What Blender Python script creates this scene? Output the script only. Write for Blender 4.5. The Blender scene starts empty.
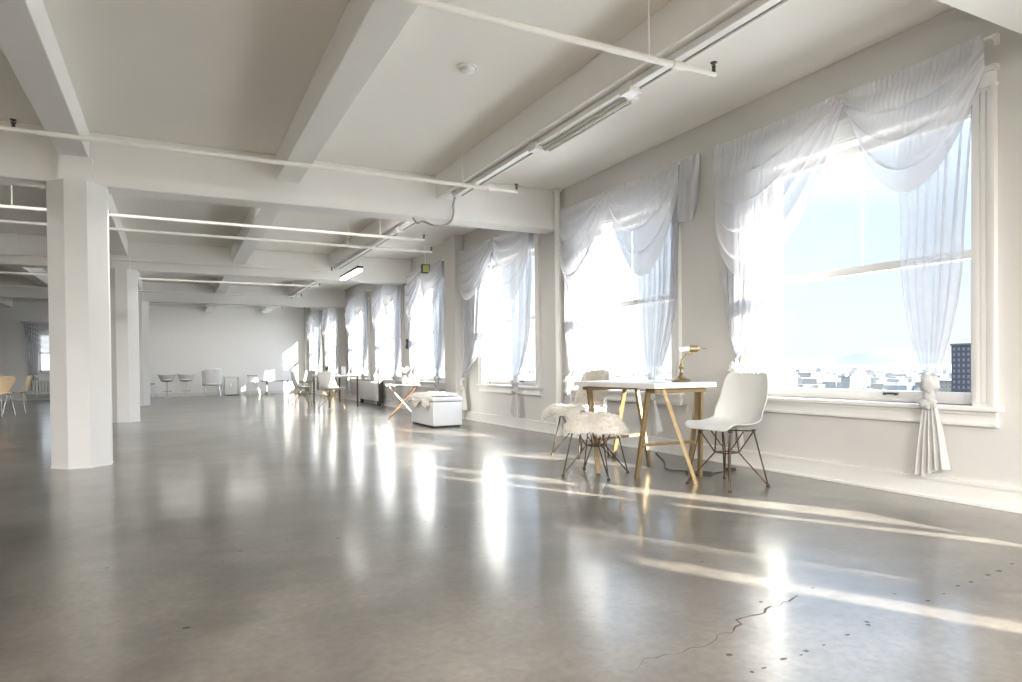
import bpy, bmesh, math, random
from mathutils import Vector, Matrix, noise
PI = math.pi
SC = bpy.context.scene
COL = SC.collection

# ------------------------------------------------------------------ helpers
class MB:
    """collects shapes, then links them as one mesh object"""
    def __init__(self):
        self.bm = bmesh.new(); self.mi = 0
    def face(self, vs):
        try:
            f = self.bm.faces.new(vs); f.material_index = self.mi; return f
        except ValueError:
            return None
    def box(self, a, b, bev=0):
        x0, y0, z0 = a; x1, y1, z1 = b
        if bev:
            t = bmesh.new()
            m = Matrix.Translation(((x0+x1)/2, (y0+y1)/2, (z0+z1)/2)) @ Matrix.Diagonal((x1-x0, y1-y0, z1-z0, 1))
            bmesh.ops.create_cube(t, size=1, matrix=m)
            bmesh.ops.bevel(t, geom=t.edges[:], offset=bev, segments=2, profile=.6, affect='EDGES')
            self.merge(t); return self
        v = [self.bm.verts.new(p) for p in ((x0,y0,z0),(x1,y0,z0),(x1,y1,z0),(x0,y1,z0),(x0,y0,z1),(x1,y0,z1),(x1,y1,z1),(x0,y1,z1))]
        for q in ((0,3,2,1),(4,5,6,7),(0,1,5,4),(1,2,6,5),(2,3,7,6),(3,0,4,7)):
            self.face([v[i] for i in q])
        return self
    def merge(self, t, mat=None):
        mp = {}
        for v in t.verts:
            mp[v] = self.bm.verts.new(mat @ v.co if mat else v.co)
        for f in t.faces:
            self.face([mp[v] for v in f.verts])
        t.free()
    def tube(self, pts, r, n=8, cap=True):
        pts = [Vector(p) for p in pts]
        rs = r if isinstance(r, (list, tuple)) else [r]*len(pts)
        rings = []; up = None
        for i, p in enumerate(pts):
            a = pts[max(i-1, 0)]; b = pts[min(i+1, len(pts)-1)]
            d = (b-a)
            d = d.normalized() if d.length > 1e-9 else Vector((0,0,1))
            if up is None:
                up = Vector((0,0,1)) if abs(d.z) < .9 else Vector((1,0,0))
            s = d.cross(up)
            if s.length < 1e-6: s = d.cross(Vector((1,0,0)))
            s.normalize(); up = s.cross(d).normalized()
            rings.append([self.bm.verts.new(p + (s*math.cos(k*2*PI/n) + up*math.sin(k*2*PI/n))*rs[i]) for k in range(n)])
        for i in range(len(rings)-1):
            for k in range(n):
                self.face([rings[i][k], rings[i][(k+1)%n], rings[i+1][(k+1)%n], rings[i+1][k]])
        if cap:
            self.face(rings[0][::-1]); self.face(rings[-1])
        return self
    def bar(self, a, b, w, h=None):
        """rectangular bar from a to b"""
        a = Vector(a); b = Vector(b); h = h or w; d = (b-a).normalized()
        up = Vector((0,0,1)) if abs(d.z) < .98 else Vector((1,0,0))
        s = d.cross(up).normalized(); u = s.cross(d).normalized()
        v = []
        for p in (a, b):
            for i, j in ((-1,-1),(1,-1),(1,1),(-1,1)):
                v.append(self.bm.verts.new(p + s*i*w/2 + u*j*h/2))
        for q in ((0,3,2,1),(4,5,6,7),(0,1,5,4),(1,2,6,5),(2,3,7,6),(3,0,4,7)):
            self.face([v[i] for i in q])
        return self
    def lathe(self, prof, c=(0,0,0), n=24, axis='z'):
        rings = []
        for r, z in prof:
            ring = []
            for k in range(n):
                a = 2*PI*k/n
                q = (r*math.cos(a), r*math.sin(a), z)
                if axis == 'x': q = (z, q[0], q[1])
                if axis == 'y': q = (q[0], z, q[1])
                ring.append(self.bm.verts.new((q[0]+c[0], q[1]+c[1], q[2]+c[2])))
            rings.append(ring)
        for i in range(len(rings)-1):
            for k in range(n):
                self.face([rings[i][k], rings[i][(k+1)%n], rings[i+1][(k+1)%n], rings[i+1][k]])
        self.face(rings[0][::-1]); self.face(rings[-1])
        return self
    def grid(self, fn, nu, nv):
        V = [[self.bm.verts.new(fn(i/nu, j/nv)) for j in range(nv+1)] for i in range(nu+1)]
        for i in range(nu):
            for j in range(nv):
                self.face([V[i][j], V[i+1][j], V[i+1][j+1], V[i][j+1]])
        return self
    def prism(self, poly, z0, z1):
        lo = [self.bm.verts.new((x, y, z0)) for x, y in poly]; hi = [self.bm.verts.new((x, y, z1)) for x, y in poly]
        n = len(poly)
        for i in range(n): self.face([lo[i], lo[(i+1)%n], hi[(i+1)%n], hi[i]])
        self.face(lo[::-1]); self.face(hi); return self
    def blob(self, c, r, seed=0, amp=.2, sub=2, sc=(1,1,1), fr=3):
        t = bmesh.new(); bmesh.ops.create_icosphere(t, subdivisions=sub, radius=1)
        for v in t.verts:
            k = 1 + amp*noise.noise(v.co*fr + Vector((seed*7.3, seed*1.7, 0)))
            v.co = Vector((v.co.x*sc[0], v.co.y*sc[1], v.co.z*sc[2]))*r*k
        self.merge(t, Matrix.Translation(c)); return self
    def build(self, name, mat, parent=None, smooth=False, fix=True, solid=0, sub=0, loc=None):
        if fix: bmesh.ops.recalc_face_normals(self.bm, faces=self.bm.faces[:])
        me = bpy.data.meshes.new(name); self.bm.to_mesh(me); self.bm.free()
        for m in (mat if isinstance(mat, (list, tuple)) else [mat]): me.materials.append(m)
        if smooth:
            for p in me.polygons: p.use_smooth = True
            if smooth == 'auto':
                try: me.set_sharp_from_angle(angle=math.radians(40))
                except Exception: pass
        o = bpy.data.objects.new(name, me); COL.objects.link(o)
        if parent: o.parent = parent
        if loc: o.location = loc
        if solid:
            m = o.modifiers.new('s', 'SOLIDIFY'); m.thickness = solid; m.offset = 0
        if sub:
            m = o.modifiers.new('u', 'SUBSURF'); m.levels = sub; m.render_levels = sub
        return o

def tag(o, label=None, cat=None, group=None, kind=None):
    if label: o['label'] = label
    if cat: o['category'] = cat
    if group: o['group'] = group
    if kind: o['kind'] = kind
    return o
def thing(name, label, cat, loc=(0,0,0), rz=0, group=None, kind=None):
    o = bpy.data.objects.new(name, None); COL.objects.link(o)
    o.empty_display_size = .1
    o.location = loc; o.rotation_euler = (0,0,rz)
    return tag(o, label, cat, group, kind)
KIDS = {}
def kids(o):
    return [c for c in COL.objects if c.parent == o]
def dup(o, loc, rz, label, parent=None):
    r = o.copy(); COL.objects.link(r)
    if parent: r.parent = parent
    else:
        r.location = loc; r.rotation_euler = (0,0,rz); r['label'] = label
    for ch in kids(o): dup(ch, None, None, None, r)
    return r

# ------------------------------------------------------------------ materials
def mat(name, col, rough=.6, metal=0, var=0, scale=6, bump=0, bscale=40, spec=.5, coat=0, trans=0):
    m = bpy.data.materials.new(name); m.use_nodes = True
    nt = m.node_tree; b = nt.nodes['Principled BSDF']
    b.inputs['Base Color'].default_value = (*col, 1); b.inputs['Roughness'].default_value = rough
    b.inputs['Metallic'].default_value = metal; b.inputs['Specular IOR Level'].default_value = spec
    b.inputs['Coat Weight'].default_value = coat
    tc = nt.nodes.new('ShaderNodeTexCoord')
    n = nt.nodes.new('ShaderNodeTexNoise'); n.inputs['Scale'].default_value = scale; n.inputs['Detail'].default_value = 4
    nt.links.new(tc.outputs['Object'], n.inputs['Vector'])
    mx = nt.nodes.new('ShaderNodeMix'); mx.data_type = 'RGBA'
    v = max(var, .02)
    mx.inputs[6].default_value = (*[c*(1-v) for c in col], 1); mx.inputs[7].default_value = (*[min(1, c*(1+v)) for c in col], 1)
    nt.links.new(n.outputs['Fac'], mx.inputs[0]); nt.links.new(mx.outputs[2], b.inputs['Base Color'])
    if bump:
        n2 = nt.nodes.new('ShaderNodeTexNoise'); n2.inputs['Scale'].default_value = bscale; n2.inputs['Detail'].default_value = 3
        nt.links.new(tc.outputs['Object'], n2.inputs['Vector'])
        bp = nt.nodes.new('ShaderNodeBump'); bp.inputs['Strength'].default_value = bump; bp.inputs['Distance'].default_value = .01
        nt.links.new(n2.outputs['Fac'], bp.inputs['Height']); nt.links.new(bp.outputs[0], b.inputs['Normal'])
    return m
def emit(name, col, s):
    m = bpy.data.materials.new(name); m.use_nodes = True; nt = m.node_tree; nt.nodes.clear()
    e = nt.nodes.new('ShaderNodeEmission'); e.inputs[0].default_value = (*col, 1); e.inputs[1].default_value = s
    o = nt.nodes.new('ShaderNodeOutputMaterial'); nt.links.new(e.outputs[0], o.inputs[0]); return m
def sheer(name, col, fac, tl=.6):
    m = bpy.data.materials.new(name); m.use_nodes = True; nt = m.node_tree; nt.nodes.clear()
    tr = nt.nodes.new('ShaderNodeBsdfTransparent'); d = nt.nodes.new('ShaderNodeBsdfDiffuse'); t = nt.nodes.new('ShaderNodeBsdfTranslucent')
    d.inputs[0].default_value = (*col, 1); t.inputs[0].default_value = (*col, 1)
    m1 = nt.nodes.new('ShaderNodeMixShader'); m1.inputs[0].default_value = tl
    nt.links.new(d.outputs[0], m1.inputs[1]); nt.links.new(t.outputs[0], m1.inputs[2])
    m2 = nt.nodes.new('ShaderNodeMixShader')
    tc = nt.nodes.new('ShaderNodeTexCoord'); n = nt.nodes.new('ShaderNodeTexNoise'); n.inputs['Scale'].default_value = 9
    nt.links.new(tc.outputs['Object'], n.inputs['Vector'])
    mr = nt.nodes.new('ShaderNodeMapRange'); mr.inputs[3].default_value = fac-.05; mr.inputs[4].default_value = fac+.05
    nt.links.new(n.outputs['Fac'], mr.inputs[0]); nt.links.new(mr.outputs[0], m2.inputs[0])
    nt.links.new(tr.outputs[0], m2.inputs[1]); nt.links.new(m1.outputs[0], m2.inputs[2])
    o = nt.nodes.new('ShaderNodeOutputMaterial'); nt.links.new(m2.outputs[0], o.inputs[0]); return m
def pane_mat():
    m = bpy.data.materials.new('window_glass'); m.use_nodes = True; nt = m.node_tree; nt.nodes.clear()
    tr = nt.nodes.new('ShaderNodeBsdfTransparent'); tr.inputs[0].default_value = (.95,.97,.98,1)
    g = nt.nodes.new('ShaderNodeBsdfGlossy'); g.inputs['Roughness'].default_value = .02
    mx = nt.nodes.new('ShaderNodeMixShader'); mx.inputs[0].default_value = .007
    nt.links.new(tr.outputs[0], mx.inputs[1]); nt.links.new(g.outputs[0], mx.inputs[2])
    o = nt.nodes.new('ShaderNodeOutputMaterial'); nt.links.new(mx.outputs[0], o.inputs[0]); return m
def concrete():
    m = bpy.data.materials.new('polished_concrete'); m.use_nodes = True; nt = m.node_tree; b = nt.nodes['Principled BSDF']
    N = nt.nodes.new; L = nt.links.new
    tc = N('ShaderNodeTexCoord')
    def nz(s, det=5, rough=.6, dist=0):
        n = N('ShaderNodeTexNoise'); n.inputs['Scale'].default_value = s; n.inputs['Detail'].default_value = det
        n.inputs['Roughness'].default_value = rough; n.inputs['Distortion'].default_value = dist
        L(tc.outputs['Object'], n.inputs['Vector']); return n
    def ramp(src, stops):
        r = N('ShaderNodeValToRGB'); e = r.color_ramp.elements
        while len(e) < len(stops): e.new(.5)
        for k, (p, c) in enumerate(stops): e[k].position = p; e[k].color = (*c, 1)
        L(src, r.inputs[0]); return r
    big = ramp(nz(.55, 5, .55, .15).outputs['Fac'], [(.28, FL[0]), (.5, FL[1]), (.72, FL[2])])
    mid = ramp(nz(3.5, 5, .55, .3).outputs['Fac'], [(.3, (.74,.735,.725)), (.5, (.97,.97,.97)), (.7, (1.18,1.175,1.16))])
    fine = ramp(nz(30, 3, .6).outputs['Fac'], [(.32, (.80,.795,.79)), (.66, (1.14,1.14,1.14))])
    st = ramp(nz(.9, 4, .6, .2).outputs['Fac'], [(.50, (1,1,1)), (.66, (.48,.465,.44))])
    sp = N('ShaderNodeTexVoronoi'); sp.inputs['Scale'].default_value = 2.3; sp.inputs['Randomness'].default_value = 1
    L(tc.outputs['Object'], sp.inputs['Vector'])
    sr = ramp(sp.outputs['Distance'], [(.006, (.4,.38,.35)), (.014, (1,1,1))])
    cur = big.outputs[0]
    for other in (mid, fine, st, sr):
        mx = N('ShaderNodeMix'); mx.data_type = 'RGBA'; mx.blend_type = 'MULTIPLY'; mx.inputs[0].default_value = 1
        L(cur, mx.inputs[6]); L(other.outputs[0], mx.inputs[7]); cur = mx.outputs[2]
    # worn dark patches with a place of their own
    wob = nz(5, 4, .6); wv = N('ShaderNodeVectorMath'); wv.operation = 'MULTIPLY_ADD'; wv.inputs[1].default_value = (.5, .5, 0)
    L(wob.outputs['Color'], wv.inputs[0]); L(tc.outputs['Object'], wv.inputs[2])
    for (sx_, sy_, r0, k) in STAINS:
        dd = N('ShaderNodeVectorMath'); dd.operation = 'DISTANCE'; dd.inputs[1].default_value = (sx_+.25, sy_+.25, 0); L(wv.outputs[0], dd.inputs[0])
        m2 = N('ShaderNodeMapRange'); m2.interpolation_type = 'SMOOTHSTEP'; m2.inputs[1].default_value = 0; m2.inputs[2].default_value = r0; m2.inputs[3].default_value = k; m2.inputs[4].default_value = 1
        L(dd.outputs['Value'], m2.inputs[0])
        mx = N('ShaderNodeMix'); mx.data_type = 'RGBA'; mx.blend_type = 'MULTIPLY'; mx.inputs[0].default_value = 1
        L(cur, mx.inputs[6]); L(m2.outputs[0], mx.inputs[7]); cur = mx.outputs[2]
    L(cur, b.inputs['Base Color'])
    rr = N('ShaderNodeMapRange'); rr.inputs[3].default_value = .276; rr.inputs[4].default_value = .31
    L(nz(2.5, 5, .6, .2).outputs['Fac'], rr.inputs[0]); L(rr.outputs[0], b.inputs['Roughness'])
    b.inputs['Specular IOR Level'].default_value = .45
    b.inputs['Coat Weight'].default_value = .58; b.inputs['Coat Roughness'].default_value = .14
    bp = N('ShaderNodeBump'); bp.inputs['Strength'].default_value = .10; bp.inputs['Distance'].default_value = .008
    L(nz(9, 2, .5, 0).outputs['Fac'], bp.inputs['Height']); L(bp.outputs[0], b.inputs['Normal']); L(bp.outputs[0], b.inputs['Coat Normal'])
    return m

STAINS = [(.24, 2.93, .30, .62), (.07, 2.55, .28, .60), (-.02, 2.20, .26, .72), (.55, 2.33, .38, .66), (.43, 1.86, .34, .70), (-.9, 3.3, .5, .72), (1.9, 4.4, .7, .8)]
FL = [(.060,.053,.045), (.112,.101,.088), (.158,.146,.130)]
M = dict(
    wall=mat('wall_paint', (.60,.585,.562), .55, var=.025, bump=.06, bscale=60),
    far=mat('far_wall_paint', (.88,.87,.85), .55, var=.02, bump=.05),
    ceil=mat('ceiling_paint', (.90,.87,.82), .7, var=.03, scale=1.2, bump=.05),
    beam=mat('beam_paint', (.84,.825,.80), .6, var=.02, bump=.05),
    trim=mat('trim_gloss_paint', (.76,.745,.72), .35, var=.015),
    column=mat('column_paint', (.86,.85,.83), .5, var=.015, bump=.05),
    pipe=mat('pipe_paint', (.86,.84,.80), .4, var=.02),
    dark=mat('dark_metal', (.05,.045,.04), .5, .3, var=.1),
    track=mat('raceway_metal', (.80,.79,.77), .4, .0, var=.03),
    slot=mat('raceway_slot', (.36,.35,.33), .6, var=.05),
    sheer_top=sheer('sheer_fabric', (.74,.74,.77), .64, .12),
    sheer_panel=sheer('sheer_fabric_panel', (.57,.585,.63), .46, .14),
    sheer_tail=sheer('sheer_fabric_bunched', (.68,.67,.66), .84, .22),
    glass=pane_mat(),
    shell=mat('white_plastic_shell', (.60,.60,.585), .32, var=.01),
    brass=mat('aged_brass', (.27,.205,.115), .38, .85, var=.25, scale=20),
    gold=mat('gold_painted_wood', (.27,.195,.10), .38, .5, var=.18, scale=15),
    copper=mat('copper_tube', (.34,.19,.11), .35, .8, var=.1),
    bronze=mat('bronze_wire', (.085,.058,.036), .45, .7, var=.15),
    tabletop=mat('white_lacquer', (.86,.85,.83), .3, var=.01),
    fur=mat('sheepskin_wool', (.84,.80,.74), .9, var=.08, scale=30),
    chest=mat('white_upholstery', (.78,.78,.775), .6, var=.03, bump=.1),
    ply=mat('birch_plywood', (.84,.66,.44), .45, var=.12, scale=9),
    chrome=mat('chromed_steel', (.72,.72,.72), .18, 1, var=.03),
    grey=mat('grey_laminate', (.42,.41,.40), .5, var=.04),
    blacktop=mat('dark_laminate', (.07,.065,.06), .4, var=.1),
    plant=mat('leaf_green', (.10,.15,.06), .6, var=.3, scale=20),
    flower=mat('cream_petals', (.85,.80,.70), .7, var=.1, scale=20),
    pot=mat('white_ceramic', (.82,.81,.79), .25, var=.02),
    exit=mat('exit_sign_face', (.52,.50,.20), .5, var=.08, scale=40),
    rad=mat('radiator_paint', (.70,.70,.68), .45, var=.03),
    tube=emit('fluorescent_tube', (1,.97,.92), 6),
    concrete=concrete(),
    crack=mat('crack_dark', (.05,.042,.035), .9, var=.2, scale=60),
)

# ------------------------------------------------------------------ the setting
XW = 4.435           # inner face of the window wall
XO = XW + .34        # outer face
GY = [-4.443, 1.615, 7.225, 13.059, 18.893]   # front faces of the cross girders
GW = .30
ZC, ZB, ZG = 3.12, 2.85, 2.62
YF, YB, XL = 24.6, -9.0, -9.6
BX = [(-8.30,-8.06), (-6.45,-6.21), (-4.60,-4.36), (-2.76,-2.52), (-.913,-.671), (.985,1.225), (2.765,3.0)]   # lengthwise beams

m = MB()
m.box((XL-.3, YB-.3, -.25), (XO, YF+.3, 0))
# cracks and chips are part of the slab
m.mi = 1
def strip(pts, w, seed=1):
    rnd = random.Random(seed); P = []
    for i in range(len(pts)-1):
        a = Vector(pts[i]); b = Vector(pts[i+1]); n = max(2, int((b-a).length/.03))
        for k in range(n): P.append(a.lerp(b, k/n) + Vector((rnd.uniform(-.012,.012), rnd.uniform(-.012,.012))))
    P.append(Vector(pts[-1]))
    for i in range(len(P)-1):
        d = (P[i+1]-P[i]).normalized(); s = Vector((-d.y, d.x))*w*rnd.uniform(.35, 1.3)/2
        q = [P[i]-s, P[i+1]-s, P[i+1]+s, P[i]+s]
        m.face([m.bm.verts.new((v.x, v.y, .0006)) for v in q])
strip([(1.192,1.538),(1.255,1.585),(1.337,1.581),(1.467,1.57),(1.622,1.619),(1.669,1.622)], .0025, 2)
strip([(1.669,1.622),(1.777,1.694),(1.838,1.683),(1.947,1.713),(2.123,1.75)], .007, 3)
rnd = random.Random(5)
for (x, y) in [(1.509,1.491),(1.483,1.378),(1.534,1.38),(1.634,1.394),(1.702,1.389),(1.739,1.401),(1.826,1.405),(1.959,1.422),(2.097,1.444),(2.118,1.462),(2.469,1.59),(2.503,1.486),(2.632,1.503),(2.774,1.531),(2.87,1.534),(3.025,1.552),(3.123,1.56),(3.281,1.587),(1.952,1.768),(2.123,1.75),(-.281,3.446),(.026,2.512),(.279,3.453),(2.254,1.783),(2.118,2.251),(.841,3.972),(.759,3.468),(1.282,3.584),(1.344,3.415),(1.539,3.387)]:
    a = rnd.uniform(.007,.014); b = rnd.uniform(.004,.010)
    vs = []
    for k in range(9):
        t = 2*PI*k/9; r = rnd.uniform(.75,1.2); vs.append(m.bm.verts.new((x+a*r*math.cos(t), y+b*r*math.sin(t), .0005)))
    m.face(vs)
tag(m.build('floor', [M['concrete'], M['crack']]), 'polished grey concrete floor', 'floor', kind='structure')

m = MB(); m.box((XL-.3, YB-.3, ZC), (XO, YF+.3, ZC+.25))
tag(m.build('ceiling', M['ceil']), 'off-white plaster ceiling above the beams', 'ceiling', kind='structure')
for y in GY:
    o = MB().box((XL, y, ZG), (XW, y+GW, ZC), bev=.012).build('ceiling_beam', M['beam'])
    tag(o, 'deep white cross beam spanning to the window wall', 'beam', 'cross beams', 'structure')
for x0, x1 in BX:
    ys = [YB] + GY + [YF]
    m = MB()
    for i in range(len(ys)-1):
        a = ys[i] + (GW if i else 0)
        m.box((x0, a, ZB), (x1, ys[i+1], ZC), bev=.008)
    tag(m.build('ceiling_beam', M['beam']), 'shallow white lengthwise ceiling beam', 'beam', 'lengthwise beams', 'structure')

def octagon(cx, cy, w, c):
    h = w/2
    return [(cx-h+c,cy-h),(cx+h-c,cy-h),(cx+h,cy-h+c),(cx+h,cy+h-c),(cx+h-c,cy+h),(cx-h+c,cy+h),(cx-h,cy+h-c),(cx-h,cy-h+c)]
for cx in (-.775, -6.4):
    for y in GY:
        m = MB(); m.prism(octagon(cx, y+.085, .475, .15), .0, ZG)
        m.prism(octagon(cx, y+.085, .485, .153), .0, .012)
        m.box((cx-.13, y-.1, ZG), (cx+.13, y+.03, ZB))
        tag(m.build('column', M['column']), 'white octagonal concrete column', 'column', 'columns', 'structure')

# window wall
WIN = [(-5.40,.82),(-2.42,.82),(.32,.82),(3.205,.86),(5.95,.86),(8.69,.86),(11.98,.80),(14.55,.82),(17.25,.82),(20.35,.82),(23.05,.82)]
Z0, Z1 = .615, 2.52
m = MB()
m.box((XW, YB, 0), (XO, YF+.3, Z0)); m.box((XW, YB, Z1), (XO, YF+.3, ZC))
y = YB
for c, h in WIN:
    m.box((XW, y, Z0), (XO, c-h, Z1)); y = c+h
m.box((XW, y, Z0), (XO, YF+.3, Z1))
for a, b in ((10.30, 10.78), (18.95, 19.25), (YF-.35, YF)):
    m.box((XW-.17, a, 0), (XW+.02, b, ZC))
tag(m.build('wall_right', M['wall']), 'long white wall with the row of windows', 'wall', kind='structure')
m = MB()
for a, b in ((YB, 10.30), (10.78, 18.95), (19.25, YF-.35)):
    m.box((XW-.022, a, 0), (XW+.01, b, .126)); m.box((XW-.03, a+.002, .125), (XW+.012, b-.002, .145)); m.box((XW-.034, a+.003, 0.001), (XW+.008, b-.003, .02))
tag(m.build('baseboard_right', M['trim']), 'white baseboard under the windows', 'baseboard', kind='structure')

# far wall with one window in the left wing
fw = [(-4.25, .62)]
FZ0, FZ1 = .86, 2.05
m = MB(); m.box((XL-.3, YF, 0), (XO, YF+.3, FZ0)); m.box((XL-.3, YF, FZ1), (XO, YF+.3, ZC))
x = XL-.3
FW = [(-7.6,.6), (-3.13,.6)]
for c, h in FW:
    m.box((x, YF, FZ0), (c-h, YF+.3, FZ1)); x = c+h
m.box((x, YF, FZ0), (XO, YF+.3, FZ1))
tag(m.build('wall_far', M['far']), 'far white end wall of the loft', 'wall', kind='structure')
tag(MB().box((XL, YF-.02, 0), (XW-.17, YF, .11)).build('baseboard_far', M['trim']), 'white baseboard of the far wall', 'baseboard', kind='structure')
# wall behind the camera and left wing wall, with unseen windows added to let in light
BWX = [-8.0, -5.4, -2.6, .2, 2.9]
m = MB(); m.box((XL-.3, YB-.3, 0), (XO, YB, .5)); m.box((XL-.3, YB-.3, 2.6), (XO, YB, ZC))
x = XL-.3
for c in BWX:
    m.box((x, YB-.3, .5), (c-1.05, YB, 2.6)); x = c+1.05
m.box((x, YB-.3, .5), (XO, YB, 2.6))
tag(m.build('wall_back', M['wall']), 'white wall behind the camera', 'wall', kind='structure')
LWY = [-7, -3.9, -1.0, 1.9 + .6, 5.6, 8.8]
m = MB(); m.box((XL-.3, YB, 0), (XL, YF, .6)); m.box((XL-.3, YB, 2.55), (XL, YF, ZC))
y = YB
for c in LWY:
    m.box((XL-.3, y, .6), (XL, c-.95, 2.55)); y = c+.95
m.box((XL-.3, y, .6), (XL, YF, 2.55))
tag(m.build('wall_left', M['wall']), 'white wall of the left wing', 'wall', kind='structure')

ORD = {3:'first', 4:'second', 5:'third', 6:'fourth', 7:'fifth', 8:'sixth', 9:'seventh', 10:'eighth', 2:'nearer unseen', 1:'second unseen', 0:'third unseen'}
def sash(m, ya, yb, za, zb, x, w=.05, d=.04, bot=None):
    m.box((x, ya, za), (x+d, ya+w, zb)); m.box((x, yb-w, za), (x+d, yb, zb))
    m.box((x, ya+w, za), (x+d, yb-w, za+(bot or w))); m.box((x, ya+w, zb-w), (x+d, yb-w, zb))
def window_right(i, c, h):
    t = thing('window_%d' % (i+1), 'white framed double-hung window, %s along the right wall' % ORD[i], 'window', (XW, c, 0), 0, kind='structure')
    a, b = -h, h
    m = MB()
    for s in (-1, 1):       # fluted side casings
        e = a if s < 0 else b
        y0, y1 = (e-.125, e) if s < 0 else (e, e+.125)
        m.box((-.022, y0, Z0), (0, y1, Z1))
        for k in range(3):
            yy = y0 + .018 + k*.032
            m.box((-.032, yy, Z0+.02), (-.022, yy+.022, Z1))
        oy = y0 if s < 0 else y1-.02
        oy += -.002 if s < 0 else .002
        m.box((-.04, oy, Z0+.001), (.01, oy+.02, Z1+.02))
    m.box((-.026, a-.123, Z1), (.01, b+.123, Z1+.11)); m.box((-.05, a-.14, Z1+.109), (.012, b+.14, Z1+.14)); m.box((-.038, a-.132, Z1+.02), (.014, b+.132, Z1+.04))
    m.build('window_casing', M['trim'], t)
    m = MB()
    m.box((0, a, Z0), (.30, a+.02, Z1)); m.box((0, b-.02, Z0), (.30, b, Z1)); m.box((0, a, Z1-.02), (.30, b, Z1))
    for yy in (a+.02, b-.045): m.box((.055, yy, Z0), (.075, yy+.025, Z1))
    m.build('window_jamb', M['trim'], t)
    m = MB(); zm = 1.575
    sash(m, a+.02, b-.02, zm-.025, Z1-.02, .150, .055)
    m.box((.168, -.0018, zm), (.174, .0018, Z1-.05))
    m.build('upper_sash', M['trim'], t)
    m = MB(); sash(m, a+.02, b-.02, Z0, zm+.025, .095, .055, bot=.075)
    l = m.build('lower_sash', M['trim'], t)
    m = MB(); m.box((.080, -.32, Z0+.05), (.097, -.22, Z0+.062)); m.box((.072, -.32, Z0+.045), (.081, -.30, Z0+.062)); m.box((.072, -.24, Z0+.045), (.081, -.22, Z0+.062))
    m.build('sash_lift', M['dark'], l)
    m = MB(); m.box((.186, a+.06, zm), (.189, b-.06, Z1-.06)); m.box((.120, a+.06, Z0+.06), (.123, b-.06, zm))
    m.build('window_glass', M['glass'], t)
    m = MB(); m.box((-.065, a-.16, Z0-.03), (.215, b+.16, Z0), bev=.006); m.box((.20, a, Z0-.03), (.33, b, Z0)); m.box((-.025, a-.13, Z0-.125), (.01, b+.13, Z0-.031)); m.box((-.033, a-.132, Z0-.12), (.012, b+.132, Z0-.10)); m.box((-.04, a-.134, Z0-.05), (.014, b+.134, Z0-.032))
    m.build('window_sill', M['trim'], t)
for i, (c, h) in enumerate(WIN): window_right(i, c, h)
def simple_window(n, label, loc, rz, hw, z0, z1):
    """plain two-light window; local +y points outdoors"""
    t = thing('window_%d' % n, label, 'window', loc, rz, kind='structure')
    m = MB(); zm = (z0+z1)/2
    m.box((-hw, .1, z0), (-hw+.05, .2, z1)); m.box((hw-.05, .1, z0), (hw, .2, z1)); m.box((-hw, .1, z0), (hw, .2, z0+.06)); m.box((-hw, .1, z1-.05), (hw, .2, z1)); m.box((-hw, .1, zm-.025), (hw, .2, zm+.025))
    m.build('window_frame', M['trim'], t)
    MB().box((-hw+.05, .148, z0+.06), (hw-.05, .152, z1-.05)).build('window_glass', M['glass'], t)
    MB().box((-hw-.05, -.05, z0-.03), (hw+.05, .1, z0), bev=.005).build('window_sill', M['trim'], t)
n = len(WIN)
for c, h in FW:
    n += 1; simple_window(n, 'small white double-hung window in the far wall above the radiator' if c > -5 else 'small window in the far wall of the left wing corner', (c, YF, 0), 0, h, FZ0, FZ1)
for c in BWX:
    n += 1; simple_window(n, 'large unseen window added for light in the wall behind the camera', (c, YB, 0), PI, 1.05, .5, 2.6)
for c in LWY:
    n += 1; simple_window(n, 'tall unseen window added for light in the left wing wall', (XL, c, 0), PI/2, .95, .6, 2.55)

# ------------------------------------------------------------------ drapes
def X(d): return XW - d
def swag(yL, zL, yR, zR, sag, d, waves, seed, skew=1.0, nu=120, nv=64, flat=0):
    """cloth hung between two gathered ends; each of yL.. is (at the top edge, at the lowest fold)"""
    m = MB(); rnd = random.Random(seed); ph = rnd.uniform(0, 6)
    def f(s, t):
        e = 4*s*(1-s)
        tt = t + 0.058*math.sin(2*PI*waves*t + ph*.3 + .8*s)*min(1, 3*t*t*(1.35-t)/.5)*(.4+.6*e)
        y = (yL[0]+(yL[1]-yL[0])*tt)*(1-s) + (yR[0]+(yR[1]-yR[0])*tt)*s
        z = (zL[0]+(zL[1]-zL[0])*tt)*(1-s) + (zR[0]+(zR[1]-zR[0])*tt)*s
        g = e**.85 if skew == 1 else (4*(s**skew)*(1-s**skew))**.85
        z -= (sag[0]+(sag[1]-sag[0])*tt)*g
        x = d + .015 + .10*math.sin(PI*min(1, t*1.02)*.85)*e**.6 + 0.028*math.sin(2*PI*waves*t+ph)*e**.5*t**.5
        x += (.006*math.sin(2*PI*27*s+ph+.6*math.sin(9*s))*(1-t)**1.5)                      # gathers along the rod
        x += .006*noise.noise(Vector((s*5, t*9, seed)))
        return (X(x), y, z)
    m.grid(f, nu, nv)
    return m
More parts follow.
